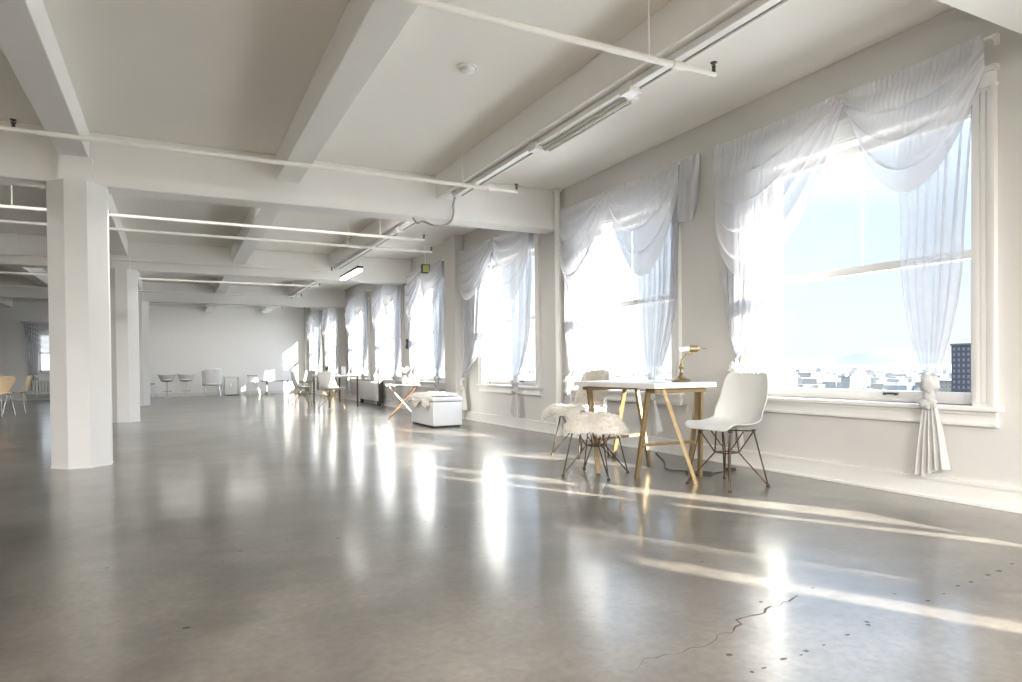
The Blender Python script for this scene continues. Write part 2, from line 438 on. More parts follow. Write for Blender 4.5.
def panel(top, mid, tie, hw, d, pleats, seed, nu=60, nv=40):
    """gathered panel: top/mid = (y0, y1, z), drawn in to a tie (y, z)"""
    m = MB(); rnd = random.Random(seed); ph = rnd.uniform(0, 6)
    zt, zm, zz = top[2], mid[2], tie[1]
    def edge(k, z):
        # smooth curve through the three levels
        p0, p1, p2 = (top[k], mid[k], tie[0] + (-hw if k == 0 else hw))
        if z >= zm:
            u = (zt-z)/(zt-zm); return p0 + (p1-p0)*(u*u*(3-2*u)*.5 + u*.5)
        u = (zm-z)/(zm-zz); return p1 + (p2-p1)*u**1.9
    def f(s, t):
        z = zt + (zz-zt)*t
        a, b = edge(0, z), edge(1, z); w = abs(b-a)
        ss = s + .018*math.sin(2*PI*3*s+ph+2*t)
        y = a + (b-a)*ss
        full = abs(top[1]-top[0]); k = min(1, w/full)
        amp = .007 + .026*(.35+.65*k)*(.3+.7*min(1, t*3))
        x = d + .06*t*t + amp*math.sin(2*PI*pleats*s + ph + .5*math.sin(3*t+ph)) + .4*amp*math.sin(2*PI*pleats*2.3*s+ph*2)
        if t > .8: x = d + .06*t*t + (x-d-.06*t*t)*(1-.5*(t-.8)/.2)
        return (X(x), y, z)
    m.grid(f, nu, nv)
    return m
def tailm(y, z0, z1, w0, w1, d, pleats, seed):
    m = MB(); ph = seed*1.3
    def f(s, t):
        w = w0 + (w1-w0)*t**.7
        z = z0 + (z1-z0)*t - (.03*math.sin(5*s+ph)*t)
        return (X(d + (.012+.025*t)*math.sin(2*PI*pleats*s+ph)), y + (s-.5)*2*w + .02*t*math.sin(ph), z)
    m.grid(f, 40, 14); return m
def drape(i, r0, r1, yk, L, R, cascade=None, seed=1, lowL=None, lowR=None):
    """all cloth of one window. r0<r1 rod ends, yk the knot; L/R = (y0,y1,zmid,ytie,ztie,zend)"""
    w = 'the %s window' % ORD[i]
    D = .075; zr = 2.81
    t = thing('curtain_rod', 'thin white curtain rod above %s' % w, 'curtain rod', (0,0,0), 0, 'curtain rods on the right wall')
    m = MB(); m.tube([(X(D), r0-.02, zr), (X(D), r1+.02, zr)], .009, 8)
    m.build('rod', M['pipe'], t, smooth='auto')
    for yy in (r0+.02, yk, r1-.02):
        m = MB(); m.tube([(XW, yy, zr), (X(D), yy, zr)], .007, 6); m.box((XW-.008, yy-.015, zr-.03), (XW, yy+.015, zr+.03))
        m.build('bracket', M['pipe'], t)
    v = thing('swag_valance', 'white sheer double swag draped over the rod of %s' % w, 'valance', (0,0,0), 0, 'sheer swag valances')
    yl, zl, sl = lowL
    m = swag((r1, r1-.04), (zr+.012, zl+.0), (yk+.06, yk-.03), (zr+.012, zr-.08), (.02, sl), D+.04, 5, seed, .92)
    m.build('swag', M['sheer_top'], v, smooth=True, fix=False)
    yr, zr2, sr = lowR
    m = swag((yk+.03, yk-.06), (zr+.012, zr-.06), (r0+.02, r0+.02), (zr+.012, zr2), (.02, sr), D+.045, 4, seed+3, 1.0)
    m.build('swag', M['sheer_top'], v, smooth=True, fix=False)
    m = MB(); m.blob((X(D+.05), yk, zr-.01), .032, seed, .45, 3, (.9, 1.1, .8), 2.5)
    m.build('rosette', M['sheer_tail'], v, smooth=True)
    if cascade:
        for (ya, yb, za, zb) in cascade:
            m = panel((ya, yb, za), (ya+.02, yb-.01, (za+zb)/2), ((ya+yb)/2, zb), abs(yb-ya)*.35, D+.02, 4, seed+9, 24, 20)
            m.build('cascade', M['sheer_top'], v, smooth=True, fix=False)
    for side, Q in (('far', L), ('near', R)):
        y0, y1, zmid, yt, zt, ze, ytop0, ytop1 = Q
        p = thing('sheer_curtain', 'white sheer curtain tied back at the %s side of %s' % (side, w), 'curtain', (0,0,0), 0, 'tied sheer curtains')
        m = panel((ytop0, ytop1, zr), (y0, y1, zmid), (yt, zt), .04, D-.012, 7, seed+11+(side == 'near'))
        m.build('sheer', M['sheer_panel'], p, smooth=True, fix=False)
        m = MB(); m.blob((X(D+.05), yt, zt-.03), .062, seed+5, .5, 3, (.85, .95, 1.05), 2.2); m.blob((X(D+.055), yt+.012, zt-.15), .05, seed+8, .5, 3, (.8, 1.1, .9), 2.4)
        m.tube([(X(D+.05), yt, zt-.03), (X(D+.05), yt+.005, zt-.16)], [.04, .035], 10)
        m.build('knot', M['sheer_tail'], p, smooth=True)
        m = tailm(yt, zt-.16, ze, .035, .105, D+.05, 5, seed+(2 if side == 'near' else 0))
        m.build('tail', M['sheer_tail'], p, smooth=True, fix=False)
# L/R: y0,y1 at zmid, tie y, tie z, tail end z, y0,y1 at the rod
drape(3, 2.20, 4.41, 3.16, (4.33, 3.78, 1.75, 4.17, .87, .20, 4.38, 3.80), (2.36, 2.74, 1.62, 2.545, .78, .19, 2.29, 2.76),
      None, 1, (0, 2.05, .70), (0, 2.60, .66))
drape(4, 4.83, 7.0, 5.99, (6.94, 6.25, 1.8, 6.84, .72, .2, 6.98, 6.2), (4.93, 5.47, 1.65, 5.27, .70, .2, 4.86, 5.55),
      [(4.60, 4.86, 2.83, 2.22)], 2, (0, 2.15, .58), (0, 2.55, .80))
drape(5, 7.76, 10.26, 8.87, (10.18, 9.25, 1.6, 10.12, .70, .15, 10.2, 9.0), (7.86, 8.42, 1.5, 8.24, .70, .2, 7.8, 8.5),
      None, 3, (0, 2.35, .52), (0, 2.5, .74))
def drape_std(i, seed):
    c = WIN[i][0]; r = 1.02
    drape(i, c-r, c+r, c+.05, (c+.98, c+.32, 1.75, c+.86, .72, .2, c+1.0, c+.3), (c-.96, c-.42, 1.65, c-.66, .72, .2, c-1.0, c-.36), None, seed, (0, 2.2, .60), (0, 2.5, .74))
for k, i in enumerate((6, 7, 8, 9, 10)): drape_std(i, 4+k)
drape(2, -.70, 1.34, .45, (.86, .46, 1.5, .66, .30, .1, .90, .44), (-.66, .22, 1.5, -.2, .30, .1, -.68, .25), None, 15, (0, 2.2, .5), (0, 2.4, .5))
drape(1, -3.44, -1.40, -2.4, (-1.62, -2.18, 1.5, -1.9, .30, .1, -1.60, -2.2), (-3.4, -2.56, 1.5, -2.95, .30, .1, -3.42, -2.54), None, 16, (0, 2.2, .5), (0, 2.4, .5))
# curtain of the far left window
p = thing('sheer_curtain', 'sheer curtain swept aside at the small far left window', 'curtain', (0,0,0), 0)
def far_swag(s, t):
    e = 4*s*(1-s)
    return (-4.2+.55*t*(1-s)*.4 + 1.55*s, YF-.09-.05*e-.015*math.sin(2*PI*5*t), 2.42-.02*t - t*(.78*e**.8 + .25*(1-s)))
MB().grid(far_swag, 26, 30).build('swag', M['sheer_top'], p, smooth=True, fix=False)
def far_panel(s, t):
    w = .36*(1-.55*math.sin(PI*min(1, t*1.25)*.5)**2) if t < .8 else .17+.1*(t-.8)
    return (-3.86+.05*t+(s-.5)*w*1.1, YF-.11-.025*math.sin(2*PI*6*s), 2.35-2.05*t)
MB().grid(far_panel, 40, 30).build('sheer', M['sheer_panel'], p, smooth=True, fix=False)
MB().blob((-3.80, YF-.12, .72), .06, 3, .5, 2).build('knot', M['sheer_tail'], p, smooth=True)

# ------------------------------------------------------------------ services under the ceiling
o = MB().tube([(XW-.07, 7.15, 0), (XW-.07, 7.15, ZC)], .036, 16)
t = thing('riser_pipe', 'white vertical pipe in the corner beside the second window', 'pipe', (XW-.07, 7.15, 0))
MB().tube([(0,0,0.001), (0,0,ZC-.005)], .036, 16).build('pipe', M['pipe'], t, smooth='auto')
MB().lathe([(.037,ZC-.03),(.062,ZC-.025),(.062,ZC-.006)], n=16).build('escutcheon', M['trim'], t, smooth='auto')
def sprinkler(y, x1, z, label, rods, heads):
    t = thing('sprinkler_pipe', label, 'pipe', (0, y, z), 0, 'sprinkler branch pipes')
    m = MB(); m.tube([(XL+.05,0,0), (x1-.3,0,0)], .021, 10); m.tube([(x1-.32,0,0), (x1,0,0)], .016, 10); m.tube([(x1-.35,0,0), (x1-.27,0,0)], .027, 10)
    m.build('pipe', M['pipe'], t, smooth='auto')
    for x in rods:
        m = MB(); m.tube([(x,0,.01), (x,0,ZC-z)], .006, 6); m.tube([(x,-.02,0),(x,0,.03),(x,.02,0)], .006, 6)
        m.build('hanger_rod', M['pipe'], t, smooth='auto')
    for x in heads:
        m = MB(); m.tube([(x,0,-.004), (x,0,.035)], .012, 8); m.lathe([(.010,.035),(.012,.055),(.005,.06),(.006,.07),(.022,.074),(.022,.078)], (x,0,0), 12)
        m.tube([(x-.011,0,.04),(x-.016,0,.058),(x-.004,0,.074)], .003, 6); m.tube([(x+.011,0,.04),(x+.016,0,.058),(x+.004,0,.074)], .003, 6)
        m.build('sprinkler_head', M['dark'], t, smooth='auto')
ZP = 2.74
sprinkler(3.18, 3.13, ZP, 'white sprinkler pipe crossing the ceiling overhead, first from the front', (2.60, -.2, -3.3), (3.12,))
sprinkler(6.19, 3.29, ZP, 'white sprinkler pipe in front of the near cross beam', (2.66, -1.9, -4.9), (3.28, -1.07))
sprinkler(9.10, 3.30, ZP, 'white sprinkler pipe just beyond the near cross beam', (2.64, -1.6, -5.0), (3.29,))
sprinkler(10.0, 3.75, ZP, 'thin white pipe midway along the second bay', (2.4, -2.2), (3.74,))
sprinkler(12.75, 2.75, ZP, 'white pipe close in front of the second cross beam', (2.4, -2.2), (2.74,))
sprinkler(15.2, 3.0, ZP, 'white sprinkler pipe in the third bay', (2.4, -2.4), (2.99,))
sprinkler(17.6, 3.0, ZP, 'white sprinkler pipe before the third cross beam', (2.4, -2.4), (2.99,))
sprinkler(21.0, 3.0, ZP, 'white sprinkler pipe in the last bay near the far wall', (2.4, -2.4), (2.99,))

def raceway(ya, yb, x, label, gaps=()):
    t = thing('lighting_raceway', label, 'raceway', (x, 0, ZB-.004), 0, 'lighting raceways')
    m = MB(); m.box((-.03, ya, -.045), (.03, yb, 0), bev=.004); m.build('channel', M['track'], t)
    m = MB(); m.box((.036, ya+.1, -.05), (.050, yb-.1, -.012)); m.build('slot', M['slot'], t)
    for y in gaps:
        MB().box((-.045, y-.06, -.075), (.055, y+.06, 0), bev=.006).build('coupling_box', M['track'], t)
    return t
raceway(1.75, 6.9, 2.87, 'white lighting raceway under the beam near the first window', (3.72, 5.05))
raceway(7.60, 12.9, 2.85, 'white lighting raceway in the second bay', (8.9,))
raceway(13.45, 18.8, 2.85, 'white lighting raceway in the third bay', (14.6,))
t = thing('strip_light', 'unlit white strip light beneath the raceway overhead', 'light', (2.95, 4.4, ZB-.07))
MB().box((-.045, -.62, .0), (.045, .62, .055), bev=.006).build('housing', M['track'], t)
for s in (-.022, .022):
    m = MB(); m.tube([(s, -.58, -.012), (s, .58, -.012)], .011, 10); m.build('tube', M['trim'], t, smooth='auto')
m = MB()
for yy in (-.5, .5): m.tube([(0, yy, .05), (0, yy, .07)], .006, 6)
m.build('hanger', M['pipe'], t)
t = thing('strip_light', 'lit fluorescent strip light hanging before the second cross beam', 'light', (2.95, 12.1, 2.60))
MB().box((-.05, -.68, .03), (.05, .68, .07), bev=.006).build('housing', M['dark'], t)
MB().box((-.045, -.67, -.02), (.045, .67, .03), bev=.012).build('lit_diffuser', M['tube'], t)
m = MB()
for yy in (-.55, .55): m.tube([(0, yy, .07), (0, yy, ZB-2.60)], .006, 6)
m.build('hanger', M['pipe'], t)
m = MB()
pts = [(2.86, 6.85, 2.80), (2.86, 7.02, 2.72), (2.90, 7.19, 2.66), (2.88, 7.20, 2.52), (2.74, 7.19, 2.44), (2.66, 7.20, 2.52), (2.60, 7.21, 2.50), (2.55, 7.3, 2.58)]
def smooth_path(p, n=8):
    P = [Vector(q) for q in p]; out = []
    for i in range(len(P)-1):
        a = P[max(i-1,0)]; b = P[i]; c = P[i+1]; d = P[min(i+2,len(P)-1)]
        for k in range(n):
            t = k/n
            out.append(.5*((2*b)+(c-a)*t+(2*a-5*b+4*c-d)*t*t+(3*b-a-3*c+d)*t**3))
    out.append(P[-1]); return out
pts = [(2.86, 6.88, 2.80), (2.93, 7.10, 2.76), (2.97, 7.19, 2.72), (2.95, 7.195, 2.62), (2.86, 7.19, 2.545), (2.72, 7.19, 2.53), (2.60, 7.20, 2.565), (2.52, 7.19, 2.54), (2.47, 7.20, 2.60)]
m.tube(smooth_path(pts), .012, 8)
tag(m.build('flexible_conduit', M['slot'], smooth=True), 'grey flexible conduit looping down the near cross beam', 'conduit')
t = thing('smoke_detector', 'round white smoke detector on the ceiling', 'smoke detector', (1.989, 4.52, ZC))
MB().lathe([(.075,-.012),(.075,0)], n=24).build('base', M['trim'], t, smooth='auto')
MB().lathe([(.03,-.042),(.05,-.036),(.062,-.012)], n=24).build('cover', M['trim'], t, smooth='auto')
t = thing('exit_sign', 'small yellowish exit sign box above the fourth window', 'sign', (XW-.24, 11.55, 2.70))
MB().box((-.075, -.04, -.075), (.075, .04, .085), bev=.006).build('housing', M['dark'], t)
MB().box((-.06, -.046, -.06), (.06, -.040, .07)).build('face', M['exit'], t)
MB().tube([(0, 0, .08), (0, 0, ZC-2.70)], .01, 8).build('stem', M['pipe'], t)
t = thing('wall_intercom', 'black wall box between the fourth and fifth windows', 'intercom', (XW, 13.30, 1.38))
MB().box((-.05, -.05, -.10), (0, .05, .10), bev=.008).build('body', M['dark'], t)
MB().box((-.054, -.03, -.02), (-.05, .03, .06)).build('face_plate', M['slot'], t)

# ------------------------------------------------------------------ furniture near the window
def wire_base(t, s=1.0, H=.405, spread=.20, metal='bronze'):
    F = [(-spread, spread*.98, .012), (spread, spread*.98, .012), (spread, -spread*.98, .012), (-spread, -spread*.98, .012)]
    T = [(-.145, .125, H), (.145, .125, H), (.145, -.115, H), (-.145, -.115, H)]
    Hh = [(-.062, .055, H*.60), (.062, .055, H*.60), (.062, -.055, H*.60), (-.062, -.055, H*.60)]
    r = .0058
    for i in range(4):
        m = MB()
        f, q, h = Vector(F[i]), Vector(T[i]), Vector(Hh[i]); nx = Vector(Hh[(i+1) % 4]); pv = Vector(Hh[(i+3) % 4])
        m.tube([q+Vector((0,0,.0)), f], r, 6); m.tube([f, h], r, 6); m.tube([h, q], r, 6)
        m.tube([nx, Vector(T[i])*.55+Vector(T[(i+1)%4])*.45], r*.9, 6)
        m.lathe([(.011,.0),(.013,.004),(.011,.02)], (f.x, f.y, 0), 10)
        m.tube([q, q+Vector((0,0,.012))], .016, 10)
        m.build('leg', M[metal], t, smooth='auto')
    m = MB(); m.tube(Hh+[Hh[0]], r, 6)
    m.tube([T[0], T[2]], r*.9, 6); m.tube([T[1], T[3]], r*.9, 6)
    m.build('brace_ring', M[metal], t, smooth='auto')
PROF = [(.212,.418),(.202,.434),(.16,.441),(.08,.434),(-.02,.426),(-.10,.430),(-.155,.452),(-.188,.50),(-.207,.57),(-.222,.65),(-.236,.73),(-.247,.80),(-.25,.822)]
WID = [.185,.218,.226,.23,.233,.234,.234,.232,.228,.220,.208,.188,.150]
def shell_pt(s, t):
    k = t*(len(PROF)-1); i = min(int(k), len(PROF)-2); u = k-i
    def cr(A):
        a, b, c, d = A[max(i-1,0)], A[i], A[i+1], A[min(i+2, len(A)-1)]
        return .5*((2*b)+(c-a)*u+(2*a-5*b+4*c-d)*u*u+(3*b-a-3*c+d)*u**3)
    y, z, w = cr([p[0] for p in PROF]), cr([p[1] for p in PROF]), cr(WID)
    q = abs(2*s-1); sg = 1 if s > .5 else -1
    bend = math.exp(-((t-.52)/.16)**2)
    lift = q**2.4
    ang = min(1, max(0, (t-.38)/.25))                 # normal turns from up (seat) to forward (back)
    amt = (.030 + .050*bend)*lift*min(1, t*6)*min(1, (1-t)*5+.35)
    return Vector((sg*w*q*(1-.05*bend*q), y+amt*ang*1.25, z+amt*(1-.65*ang)))
def shell_chair(name, label, cat, loc, rz, group=None, base='bronze', sm='shell'):
    t = thing(name, label, cat, loc, rz, group)
    MB().grid(lambda s, u: shell_pt(s, u), 20, 30).build('seat_shell', M[sm], t, smooth=True, solid=.008, sub=1)
    wire_base(t, metal=base)
    return t
shell_chair('shell_chair', 'white moulded shell chair with bronze wire legs beside the first window', 'chair', (3.625, 3.59, 0), PI/2+.05)
shell_chair('shell_chair', 'white shell chair under a sheepskin at the far end of the desk', 'chair', (3.60, 5.50, 0), PI/2+.15)

def fur(fn, name, label, loc, rz, nstr, seed, ln=.045, group='white sheepskins', cat='sheepskin'):
    t = thing(name, label, cat, loc, rz, group)
    MB().grid(fn, 24, 30).build('hide', M['fur'], t, smooth=True, solid=.014)
    m = MB(); r = random.Random(seed)
    for k in range(nstr):
        s, u = r.random(), r.random()
        p = fn(s, u); a = fn(min(1, s+.01), u)-fn(max(0, s-.01), u); b = fn(s, min(1, u+.01))-fn(s, max(0, u-.01))
        n = a.cross(b)
        if n.length < 1e-9: continue
        n.normalize()
        if n.dot(FURUP(p)) < 0: n = -n
        n = (n + Vector((r.uniform(-.7,.7), r.uniform(-.7,.7), r.uniform(-.8,.3)))).normalized()
        L = ln*r.uniform(.6, 1.25); w = r.uniform(.0014, .003)
        sd = n.cross(Vector((r.uniform(-1,1), r.uniform(-1,1), r.uniform(-1,1)))).normalized()*w
        q = p + n*L*.55 + Vector((0,0,-.12*L)); e = p + n*L + Vector((r.uniform(-.3,.3)*L, r.uniform(-.3,.3)*L, -.45*L))
        v = [m.bm.verts.new(x) for x in (p-sd, p+sd, q+sd*.8, q-sd*.8, e)]
        m.face([v[0], v[1], v[2], v[3]]); m.face([v[3], v[2], v[4]])
    o = m.build('wool', M['fur'], t, fix=False)
    o['kind'] = 'stuff'
    return t
FURUP = lambda p: Vector((0, .25, 1))
def chair_fur(s, t):
    # from behind the backrest, over its top, down the back, along the seat and over the front edge
    q = 2*s-1; wob = .025*math.sin(7*s+5*t)+.02*math.sin(13*t+2*s)
    pts = [(-.29,.70),(-.268,.80),(-.238,.812),(-.212,.74),(-.195,.62),(-.165,.50),(-.08,.455),(.05,.452),(.17,.465),(.255,.455),(.30,.40)]
    ws = [.12,.13,.135,.13,.14,.20,.27,.275,.27,.24,.18]
    k = t*(len(pts)-1); i = min(int(k), len(pts)-2); u = k-i
    y = pts[i][0]*(1-u)+pts[i+1][0]*u; z = pts[i][1]*(1-u)+pts[i+1][1]*u; w = ws[i]*(1-u)+ws[i+1]*u
    w *= 1+wob*3
    drop = .05*max(0, abs(q)-.75)/.25*(1 if t > .5 else .2)
    return Vector((q*w, y+wob*.3, z+.015+.018*noise.noise(Vector((s*6, t*8, 1)))-drop+(.03*abs(q)**2 if t > .45 and t < .85 else 0)))
fur(chair_fur, 'sheepskin_throw', 'white sheepskin draped over the back and seat of the chair behind the desk', (3.60, 5.50, 0), PI/2+.15, 10000, 4, .045)
t = thing('wire_stool', 'wire-legged stool with fur seat in front of the desk', 'stool', (3.06, 4.45, 0), .55)
MB().lathe([(.05,.400),(.13,.403),(.15,.418),(.14,.430),(.05,.434)], n=28).build('seat', M['shell'], t, smooth='auto')
wire_base(t, spread=.20)
def stool_fur(s, t):
    a = 2*PI*s; r = .235*t**.75
    rr = r*(1+.10*math.sin(3*a+1)+.06*math.sin(5*a))
    z = .475 - .115*max(0, t-.55)**1.2/.38 + .02*noise.noise(Vector((math.cos(a)*t*3, math.sin(a)*t*3, 4)))
    return Vector((rr*math.cos(a), rr*math.sin(a), z))
FURUP = lambda p: Vector((p.x*2, p.y*2, .6))
fur(stool_fur, 'sheepskin_cover', 'white shaggy sheepskin covering the stool seat', (3.06, 4.45, 0), .55, 11000, 9, .05)

t = thing('trestle_desk', 'white-topped desk on gold trestle legs below the second window', 'desk', (3.5, 4.4, 0))
def lp(x, y, z): return (x-3.5, y-4.4, z)
MB().box(lp(3.17, 3.84, .712), lp(3.775, 4.93, .752), bev=.004).build('desk_top', M['tabletop'], t)
ZT = .708
LEGS = [((3.23,3.985),(3.235,4.145)), ((3.30,3.90),(3.47,3.74)), ((3.70,3.97),(3.755,4.12)), ((3.685,3.915),(3.735,3.985)),
        ((3.24,4.79),(3.10,4.47)), ((3.27,4.86),(3.29,4.74)), ((3.70,4.78),(3.83,4.83)), ((3.69,4.88),(3.76,5.17))]
LEGS[6] = ((3.70,4.74),(3.84,4.84-.10))
for a, b in LEGS:
    MB().bar(lp(*a, ZT), lp(*b, 0), .034, .026).build('leg', M['gold'], t)
def mix(a, b, z):
    k = 1-z/ZT; return lp(a[0]+(b[0]-a[0])*k, a[1]+(b[1]-a[1])*k, z)
for i, j in ((0, 2), (4, 6)):
    MB().bar(mix(*LEGS[i], .27), mix(*LEGS[j], .27), .05, .022).build('stretcher', M['gold'], t)
for i, j in ((0, 2), (4, 6)):
    a, b = LEGS[i], LEGS[j]
    MB().bar(lp(a[0][0]-.02, (a[0][1]+LEGS[i+1][0][1])/2, .69), lp(b[0][0]+.02, (b[0][1]+LEGS[j+1][0][1])/2, .69), .10, .03).build('trestle_head', M['gold'], t)

t = thing('desk_lamp', 'small brass desk lamp with a curved neck on the desk', 'lamp', (3.62, 4.06, .752), 0)
MB().lathe([(.075,0),(.078,.008),(.070,.016),(.052,.022),(.034,.034),(.022,.05),(.018,.06)], n=28).build('base', M['brass'], t, smooth='auto')
m = MB(); m.lathe([(.013,.055),(.020,.07),(.012,.085),(.016,.105),(.022,.118),(.014,.132),(.010,.15)], n=18)
cd = Vector((.82, -.57, 0))    # the neck leans along this direction
pts = [Vector((0,0,.145)), Vector((0,0,.17))+cd*.004, Vector((0,0,.195))+cd*.018, Vector((0,0,.215))+cd*.045, Vector((0,0,.225))+cd*.075, Vector((0,0,.245))+cd*.092]
m.tube(smooth_path(pts, 6), .008, 10); m.build('neck', M['brass'], t, smooth='auto')
hc = Vector((0,0,.262)) + cd*.085
m = MB(); m.tube([hc-cd*.022, hc+cd*.04], .027, 20); m.tube([hc+cd*.04, hc+cd*.06], [.024,.012], 16); m.tube([hc+cd*.075, hc+cd*.11], .004, 8)
m.build('lamp_head', M['brass'], t, smooth='auto')
m = MB(); m.tube([hc-cd*.105-Vector((0,0,.008)), hc-cd*.02], .022, 20); m.build('lamp_shade', M['pot'], t, smooth='auto')

m = MB()
m.tube(smooth_path([(4.30,5.2,.008),(4.0,4.72,.008),(3.72,4.36,.008),(3.80,4.18,.008),(3.92,4.05,.008),(3.80,3.96,.008),(3.68,4.05,.008),(3.74,4.14,.008),(3.86,4.02,.008),(4.02,4.02,.008),(4.12,4.05,.008)]), .006, 6)
m.box((4.10,4.03,0.001),(4.17,4.08,.03))
tag(m.build('power_cord', M['dark'], smooth='auto'), 'black power cord lying on the floor behind the desk', 'cord')

# ------------------------------------------------------------------ middle distance along the window wall
t = thing('storage_chest', 'white padded storage chest by the third window', 'chest', (3.63, 9.60, 0))
MB().box((-.235, -.52, .02), (.225, .50, .375), bev=.012).build('body', M['chest'], t)
m = MB(); m.box((-.245, -.53, .382), (.235, .51, .442), bev=.02); m.build('lid', M['chest'], t)
MB().box((-.21, -.49, .0), (.20, .47, .02)).build('plinth', M['dark'], t)
def chest_fur(s, t_):
    q = 2*s-1
    d = .16*max(0, abs(q)-.66)/.34 if q < 0 else 0
    return Vector((-.245 + .47*s*1.0 - .03*(q < -.66), -.40+.88*t_ + .05*math.sin(9*s), .465 - d*1.1*(.5+.5*math.sin(6*t_+1)**2) + .02*noise.noise(Vector((s*5, t_*9, 3)))))
FURUP = lambda p: Vector((-.2, 0, 1))
fur(chest_fur, 'sheepskin_throw', 'white fluffy throw lying on top of the storage chest', (3.63, 9.60, 0), 0, 6000, 21, .05)

def folding_table(name, label, loc, rz, w, d, h):
    t = thing(name, label, 'table', loc, rz)
    MB().box((-w/2, -d/2, h-.02), (w/2, d/2, h), bev=.004).build('table_top', M['tabletop'], t)
    for y in (-d/2+.05, d/2-.05):
        for s in (-1, 1):
            MB().tube([(-s*w*.42, y, h-.02), (s*w*.42, y, .01)], .010, 8).build('leg', M['copper'], t)
    for x in (-w*.42, w*.42): MB().tube([(x, -d/2+.05, .012), (x, d/2-.05, .012)], .010, 8).build('foot_bar', M['copper'], t)
    return t
folding_table('folding_table', 'small white table on crossed copper legs behind the storage chest', (3.54, 10.95, 0), -.3, .58, .40, .60)
t = thing('flower_vase', 'white vase of cream flowers on the crossed-leg table', 'vase', (3.60, 11.0, .60))
MB().lathe([(.03,0),(.055,.02),(.06,.07),(.04,.12),(.03,.15),(.036,.16)], n=20).build('vase', M['pot'], t, smooth='auto')
rnd = random.Random(8)
for k in range(7):
    a = rnd.uniform(0, 6.28); r = rnd.uniform(.02, .11); z = rnd.uniform(.20, .30)
    m = MB(); m.tube([(0,0,.12), (r*.6*math.cos(a), r*.6*math.sin(a), z-.06), (r*math.cos(a), r*math.sin(a), z)], .003, 5); st = m.build('stem', M['plant'], t)
    m = MB(); m.blob((r*math.cos(a), r*math.sin(a), z), .042, k, .4, 2); m.build('blossom', M['flower'], st, smooth=True)
t = thing('plate', 'white bowl on the crossed-leg table', 'bowl', (3.74, 10.88, .60))
MB().lathe([(.04,0),(.10,.015),(.13,.045),(.125,.045),(.09,.02)], n=24).build('bowl', M['pot'], t, smooth='auto')

# desk group further along
t = thing('parsons_desk', 'slim white desk with straight dark legs beyond the crossed-leg table', 'desk', (3.45, 15.9, 0), .0)
MB().box((-.36, -.95, .70), (.36, .95, .735), bev=.004).build('desk_top', M['tabletop'], t)
MB().box((-.34, -.93, .675), (.34, .93, .70)).build('apron', M['grey'], t)
for x in (-.32, .32):
    for y in (-.9, .9): MB().box((x-.016, y-.016, 0), (x+.016, y+.016, .70)).build('leg', M['bronze'], t)
shell_chair('shell_chair', 'white shell chair with gold wire legs pulled up to the slim desk, nearer one', 'chair', (3.12, 14.7, 0), -PI/2+.7, None, 'gold', 'pot')
shell_chair('shell_chair', 'white shell chair with gold wire legs at the slim desk, farther one', 'chair', (2.72, 16.1, 0), -PI/2, None, 'gold', 'pot')
t = thing('potted_plant', 'small dark potted plant on the slim desk', 'plant', (3.35, 16.3, .735))
MB().lathe([(.04,0),(.055,.09),(.05,.09)], n=16).build('pot', M['dark'], t, smooth='auto')
m = MB(); rnd = random.Random(3)
for k in range(16):
    a = rnd.uniform(0, 6.28); r = rnd.uniform(.03, .13); z = rnd.uniform(.14, .30)
    b = Vector((0,0,.08)); e = Vector((r*math.cos(a), r*math.sin(a), z)); s = Vector((-math.sin(a), math.cos(a), 0))*.016
    v = [m.bm.verts.new(q) for q in (b, (b+e)/2+s, e, (b+e)/2-s)]; m.face(v)
m.build('foliage', M['plant'], t, solid=.001)
t = thing('picture_frame', 'small dark frame leaning on the slim desk', 'frame', (3.5, 15.2, .735), .5)
m = MB(); m.box((-.08,-.008,0),(-.065,.008,.2)); m.box((.065,-.008,0),(.08,.008,.2)); m.box((-.08,-.008,0),(.08,.008,.015)); m.box((-.08,-.008,.185),(.08,.008,.2)); m.build('border', M['gold'], t)
MB().box((-.065,-.004,.015),(.065,.004,.185)).build('print', M['grey'], t)
t = thing('radiator', 'dark-sided radiator under the sixth window', 'radiator', (XW-.13, 15.9, 0))
m = MB()
for k in range(14): m.box((-.05, -.9+k*.13, .10), (.05, -.9+k*.13+.09, .56), bev=.02)
m.build('fin', M['rad'], t); 
MB().tube([(0,-.9,.13),(0,.9,.13)], .02, 8).build('bottom_pipe', M['rad'], t)
MB().box((-.06,-.98,.06),(.06,-.93,.60), bev=.01).build('end_panel', M['dark'], t)
MB().box((-.04,-.8,0),(.04,-.74,.12)).build('foot', M['dark'], t); MB().box((-.04,.74,0),(.04,.8,.12)).build('foot', M['dark'], t)

# ------------------------------------------------------------------ along the far wall
def bar_stool(label, loc, rz):
    t = thing('swivel_stool', label, 'bar stool', loc, rz, 'swivel stools by the far wall')
    def bucket(s, u):
        a = PI*(1.0+1.0*s) ; q = math.sin(PI*s)
        r = .15+.07*u
        return Vector((r*1.15*math.cos(a+PI), r*math.sin(a)*1.0, .56+.19*u))
    MB().grid(bucket, 24, 6).build('backrest', M['pot'], t, smooth=True, solid=.02)
    MB().lathe([(.05,.50),(.15,.52),(.19,.56),(.18,.585),(.05,.59)], n=24).build('seat', M['pot'], t, smooth='auto')
    MB().lathe([(.20,0),(.20,.012),(.05,.03),(.026,.05),(.026,.50)], n=24).build('pedestal', M['chrome'], t, smooth='auto')
    m = MB(); m.tube([(.14*math.cos(k*.42+3.6), .14*math.sin(k*.42+3.6), .20) for k in range(10)], .010, 8); m.tube([(-.1,-.1,.20),(0,0,.20),(.1,-.1,.20)], .008, 6)
    m.build('footrest', M['chrome'], t, smooth='auto')
    return t
